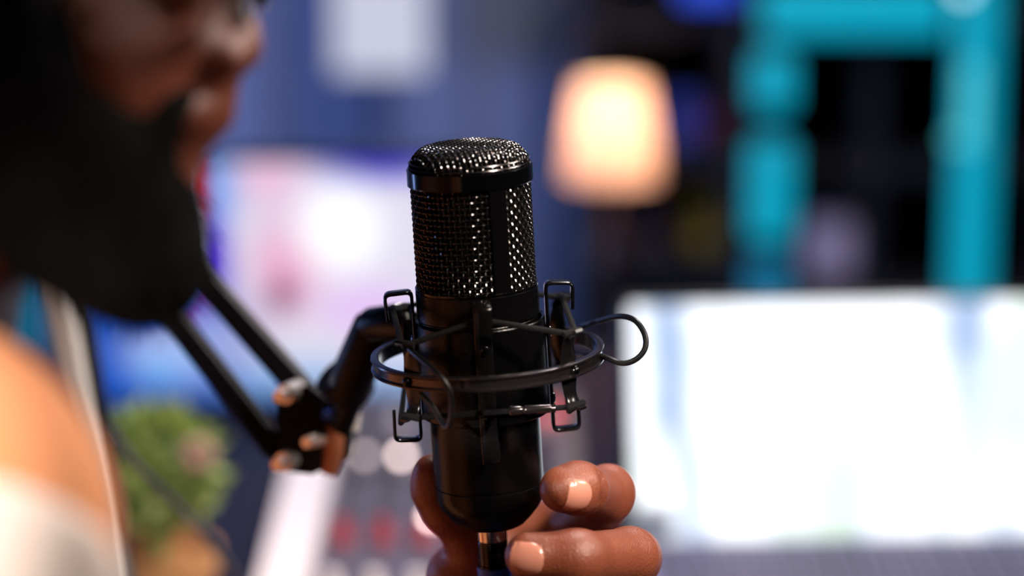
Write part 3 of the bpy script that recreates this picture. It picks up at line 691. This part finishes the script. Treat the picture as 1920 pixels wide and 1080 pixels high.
F_index = finger([(P(1050, 1010, 1.043), .0125), (P(1128, 950, 1.004), .0098), (P(1134, 930, .985), .0104), (P(1090, 916, .951), .0095), (P(1082, 915, .948), .0096), (P(1056, 917, .942), .0093)])
ell(F_index, P(1142, 922, .990), (.0105, .0105, .0112), .005)
F_middle = finger([(P(1085, 1075, 1.043), .0130), (P(1178, 1045, .985), .0105), (P(1180, 1043, .965), .0112), (P(1090, 1046, .933), .0100), (P(1075, 1046, .931), .0102), (P(990, 1042, .929), .0090)])
ell(F_middle, P(1196, 1046, .978), (.0095, .010, .011), .005)
F_ring = finger([(P(1095, 1175, 1.043), .0125), (P(1185, 1165, .985), .0100), (P(1180, 1163, .965), .0105), (P(1090, 1160, .935), .0094), (P(1010, 1155, .932), .0082)])
F_little = finger([(P(1080, 1270, 1.045), .0110), (P(1150, 1270, .992), .0085), (P(1140, 1268, .975), .0088), (P(1070, 1262, .950), .0080), (P(1015, 1255, .947), .0070)])
F_thumb = finger([(P(890, 1130, 1.030), .0150), (P(896, 1050, 1.012), .0120), (P(884, 1008, 1.005), .0108), (P(838, 950, .9965), .0104), (P(818, 915, .993), .0100), (P(810, 888, .991), .0082)])
acc = None
for g in (F_index, F_middle, F_ring, F_little, F_thumb):
    q = smin(pal['f'], g['f'], .005); acc = q if acc is None else np.minimum(acc, q)
pal['f'] = acc
def wrinkles(c, ax, nrm, r, offs, span=52, depth=.0004):
    c = np.array(c, float); ax = np.array(ax, float); ax /= np.linalg.norm(ax); nrm = np.array(nrm, float); nrm = nrm-ax*(nrm @ ax); nrm /= np.linalg.norm(nrm); sd = np.cross(ax, nrm)
    for o in offs:
        q = []
        for th in np.linspace(-span, span, 9):
            d = nrm*math.cos(math.radians(th))+sd*math.sin(math.radians(th)); b = c+ax*(o*(1+.25*math.cos(math.radians(th*1.6))))+d*r*1.6
            s_ = r*1.6                                   # march inwards to the skin
            for _ in range(60):
                ix = tuple(np.clip(np.round((b-pal['lo'])/pal['h']).astype(int), 0, pal['n']-1)); v_ = float(pal['f'][ix])
                if v_ < .0002: break
                b = b-d*max(.0002, v_*.6)
            q.append(b)
        for a_, b_ in zip(q[:-1], q[1:]): cone(pal, a_, b_, .0008, .0008, .0008, op='sub')
wrinkles(P(1096, 916, .952), P(1056, 917, .942)-P(1090, 916, .951), (-.2, -1, .15), .0097, (-.0022, 0, .0022))
V2, F2 = nets(pal)
for it in range(2):                                  # light smoothing of the hand
    A = np.zeros_like(V2); N = np.zeros(len(V2))
    for a_i in range(4):
        i, j = F2[:, a_i], F2[:, (a_i+1) % 4]
        np.add.at(A, i, V2[j]); np.add.at(A, j, V2[i]); np.add.at(N, i, 1); np.add.at(N, j, 1)
    V2 = V2*.5+A/np.maximum(N, 1)[:, None]*.5
body = mesh_np('body', np.concatenate([V1, V2]), np.concatenate([F1, F2+len(V1)]), SKIN, man)
# ---- fingernails
def nail(c, axis, nrm, wn, ln, rc, m=NAIL):
    """c = middle of the nail on the skin, axis towards the fingertip, nrm out of the nail"""
    ax = Vector(axis).normalized(); n_ = Vector(nrm); n_ = (n_-ax*n_.dot(ax)).normalized(); sd = ax.cross(n_); c = Vector(c)
    NU, NW = 14, 12; v = []; f = []
    for lay in (0, 1):
        for i in range(NU+1):
            t = i/NU*2-1                                # -1 base .. 1 free edge
            hw_ = wn/2*(math.sqrt(max(0, 1-(abs(min(t, 0))**2.6)*.97)) if t < 0 else 1-.10*t**4)
            for j in range(NW+1):
                s_ = (j/NW*2-1)*hw_; ang = s_/rc
                edge = 1-abs(j/NW*2-1)**6*.9
                p = c+ax*(t*ln/2-(.0010*(j/NW*2-1)**2*(1 if t > .6 else 0)))+sd*math.sin(ang)*rc+n_*((math.cos(ang)-1)*rc-.0008*max(0, -t)**2-.0012*max(0, t)**2+(0.0004*edge if lay == 0 else -.0008))
                v.append(p)
    K = (NU+1)*(NW+1)
    for i in range(NU):
        for j in range(NW):
            a = i*(NW+1)+j; f += [(a, a+1, a+NW+2, a+NW+1), (K+a, K+a+NW+1, K+a+NW+2, K+a+1)]
    for j in range(NW): a = j; f.append((a, K+a, K+a+1, a+1)); a = NU*(NW+1)+j; f.append((a, a+1, K+a+1, K+a))
    for i in range(NU): a = i*(NW+1); f.append((a, a+NW+1, K+a+NW+1, K+a)); a += NW; f.append((a, K+a, K+a+NW+1, a+NW+1))
    return MB().add(v, f).build('fingernail', m, man, smooth=60)
def on_surf(p, n_):                                   # march from outside onto the hand surface
    p = np.array(p, float); n_ = np.array(n_, float)/np.linalg.norm(n_); t0 = (V2-p) @ n_
    perp = np.linalg.norm((V2-p)-t0[:, None]*n_, axis=1); ok = perp < .0015
    return p+n_*t0[ok].max() if ok.any() else p
def put_nail(tip, back, nrm, wn, ln, rc, at=.35):
    tip, back = np.array(tip), np.array(back); ax = tip-back; c = tip-ax/np.linalg.norm(ax)*ln*at
    nrm = np.array(nrm, float); ax_ = ax/np.linalg.norm(ax); nrm = nrm-ax_*(nrm @ ax_); nrm /= np.linalg.norm(nrm)
    q = on_surf(c, nrm); q2 = on_surf(c+ax_*ln*.35, nrm); q1 = on_surf(c-ax_*ln*.35, nrm); axn = q2-q1
    return nail((q+q1+q2)/3*.6+q*.4+nrm*.0001, axn, nrm, wn, ln, rc)
put_nail(P(1056, 917, .942), P(1082, 915, .948), (-.30, -1, .08), .0145, .0118, .0092, 0.0)
put_nail(P(990, 1042, .929), P(1075, 1046, .931), (-.35, -1, .16), .0142, .0130, .0090, -.12)
put_nail(P(1010, 1155, .932), P(1090, 1160, .935), (-.2, -1, .2), .0115, .0115, .0078)
put_nail(P(1015, 1255, .947), P(1070, 1262, .950), (-.2, -1, .2), .0095, .0095, .0066)
put_nail(P(810, 888, .991), P(832, 950, .9965), (-.9, .5, .2), .0130, .0130, .0092)
# ---- beard and hair
B = grid((-.36, .60, 1.10), (-.05, .92, 1.55), .003)
cone(B, H(238, 385), H(275, 500), .0195, .0165, .012)
cone(B, H(272, 495), H(60, 335), .0175, .027, .012)
cone(B, H(268, 300), H(245, 400), .0150, .020, .01)
for s in (-1, 1):
    cone(B, H(225, 440, s*.016), H(-160, 170, s*.050), .022, .024, .012)
    cone(B, H(200, 330, s*.026), H(20, 180, s*.042), .020, .022, .012)
    cone(B, H(-150, 180, s*.054), H(-160, -60, s*.064), .020, .012, .012)
    cone(B, H(385, 148, s*.004), H(322, 190, s*.026), .0048, .0060, .004)
    cone(B, H(322, 190, s*.026), H(250, 330, s*.024), .0070, .014, .006)
cone(B, H(352, 268), H(290, 320), .0045, .010, .006)
for s in (-1, 1):
    cone(B, H(150, 230, s*.040), H(40, 60, s*.048), .020, .026, .012)
    cone(B, H(40, 60, s*.048), H(-40, -160, s*.056), .027, .024, .012)
    cone(B, H(235, 330, s*.024), H(185, 220, s*.036), .016, .016, .012)
Vb, Fb = nets(B)
mesh_np('beard', Vb, Fb, HAIR, man, 'full black beard')
st = MB(); sel = rng.choice(len(Fb), 2600, replace=False)
P0 = Vb[Fb[sel, 0]]; e1 = Vb[Fb[sel, 2]]-P0; e2 = Vb[Fb[sel, 3]]-Vb[Fb[sel, 1]]; nn = np.cross(e1, e2); nn /= np.linalg.norm(nn, axis=1)[:, None]+1e-9
cen = H(150, 250); sg = np.sign(np.sum(nn*(P0-cen), 1)); nn *= sg[:, None]
for p, n_ in zip(P0, nn):
    t = np.array([.1, 0, -.9])+n_*.7+rng.normal(size=3)*.25; t /= np.linalg.norm(t); L = rng.uniform(.004, .009)
    st.tube([p-n_*.001, p+t*L*.5+n_*.0004, p+t*L], [.0003, .00025, .00008], 3, cap=False)
st.build('beard_strands', HAIR, man, kind='stuff', smooth=0)
Hh = grid((-.45, .60, 1.25), (-.02, .92, 1.62), .004)
cone(Hh, H(-215, -300), H(-70, -345), .090, .076, .02)
ell(Hh, H(330, 60), (.06, .1, .06), .01, op='sub'); Vh, Fh = nets(Hh)
mesh_np('hair', Vh, Fh, HAIR, man, 'short black hair')
# ---- eyebrows and eyes on the face
for s in (-1, 1):
    MB().tube([H(385, -125, s*.012), H(378, -150, s*.026), H(350, -140, s*.042)], [.002, .003, .0015], 8).build('eyebrow', HAIR, man)
    e = MB().sphere(H(366, -60, s*.031), .0105, None, 12); e.build('eye', mat('eye_white', (.5, .48, .45), .2), man)
    MB().sphere(H(366, -60, s*.031)+np.array([.0085, 0, -.001]), .0048, None, 10, (.5, 1, 1)).build('iris', mat('dark_iris', (.02, .01, .008), .1), man)
# ---- clothing
K = grid((-.64, .38, .40), (-.02, 1.32, 1.32), .004)
e = .005
cone(K, P(-300, 1000, .66), P(-200, 1015, .645), .046+e, .042+e, .03)
cone(K, P(-200, 1030, .645), P(-222, 1700, .635), .044+e, .042+e, .03)
cone(K, P(-560, 1050, .75), P(-560, 1100, 1.0), .075+e, .075+e, .05)
cone(K, P(-820, 1300, .82), P(-900, 3000, .84), .115+e, .12+e, .06)
cone(K, H(-560, 900), P(-250, 985, .655), .045+e, .044+e, .04)
cone(K, H(-560, 900), P(-520, 900, 1.04), .045+e, .045+e, .04)
cone(K, SHL, EL+(SHL-EL)*.15, .046+e, .040+e, .03)
cone(K, P(-560, 1050, .98), SHL, .06, .05, .03)
Vk, Fk = nets(K); mesh_np('shirt', Vk, Fk, PEACH, man, 'peach shirt')
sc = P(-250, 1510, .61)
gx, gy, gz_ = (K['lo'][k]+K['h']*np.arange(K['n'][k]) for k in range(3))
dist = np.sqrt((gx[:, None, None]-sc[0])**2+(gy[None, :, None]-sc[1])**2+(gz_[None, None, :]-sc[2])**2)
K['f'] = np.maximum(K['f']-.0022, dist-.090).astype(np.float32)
Vk, Fk = nets(K); mesh_np('lit_sleeve', Vk, Fk, PEACHLIT, man, 'bright light on the lower shoulder, painted as a pale cloth piece')  # strong light on the lower shoulder painted as a paler layer
# ---- glasses
gl = thing('eyeglasses', 'dark rimmed glasses low on the nose of the bearded man', 'glasses', H(470, -60))
for s in (-1, 1):
    cx_ = H(474, -92, s*.031)
    MB().tube([cx_+np.array([.003*math.cos(a)*0+.0, .024*math.cos(a), .0195*math.sin(a)]) for a in np.linspace(0, 2*PI, 40, endpoint=False)], .0018, 8, closed=True).build('rim', BLACKG, gl)
    MB().tube([cx_+np.array([0, s*.024, .006]), H(400, -90, s*.064), H(-160, -70, s*.080), H(-230, -30, s*.078)], [.0022, .002, .0018, .0018], 8).build('temple', BLACKG, gl)
    lens = bpy.data.materials.get('lens_glass')
    if not lens:
        lens = bpy.data.materials.new('lens_glass'); lens.use_nodes = True; b_ = lens.node_tree.nodes['Principled BSDF']; b_.inputs['Transmission Weight'].default_value = 1; b_.inputs['Roughness'].default_value = 0; b_.inputs['IOR'].default_value = 1.1
    v = [tuple(cx_+np.array([x_, .0235*math.cos(a), .019*math.sin(a)])) for x_ in (-.0005, .0005) for a in np.linspace(0, 2*PI, 40, endpoint=False)]
    MB().add(v, [tuple(range(40))[::-1], tuple(range(40, 80))]+[(i, (i+1) % 40, 40+(i+1) % 40, 40+i) for i in range(40)]).build('lens', lens, gl, smooth=0)
MB().tube([H(474, -100, -.008), H(480, -112, 0), H(474, -100, .008)], .0016, 8).build('bridge', BLACKG, gl)
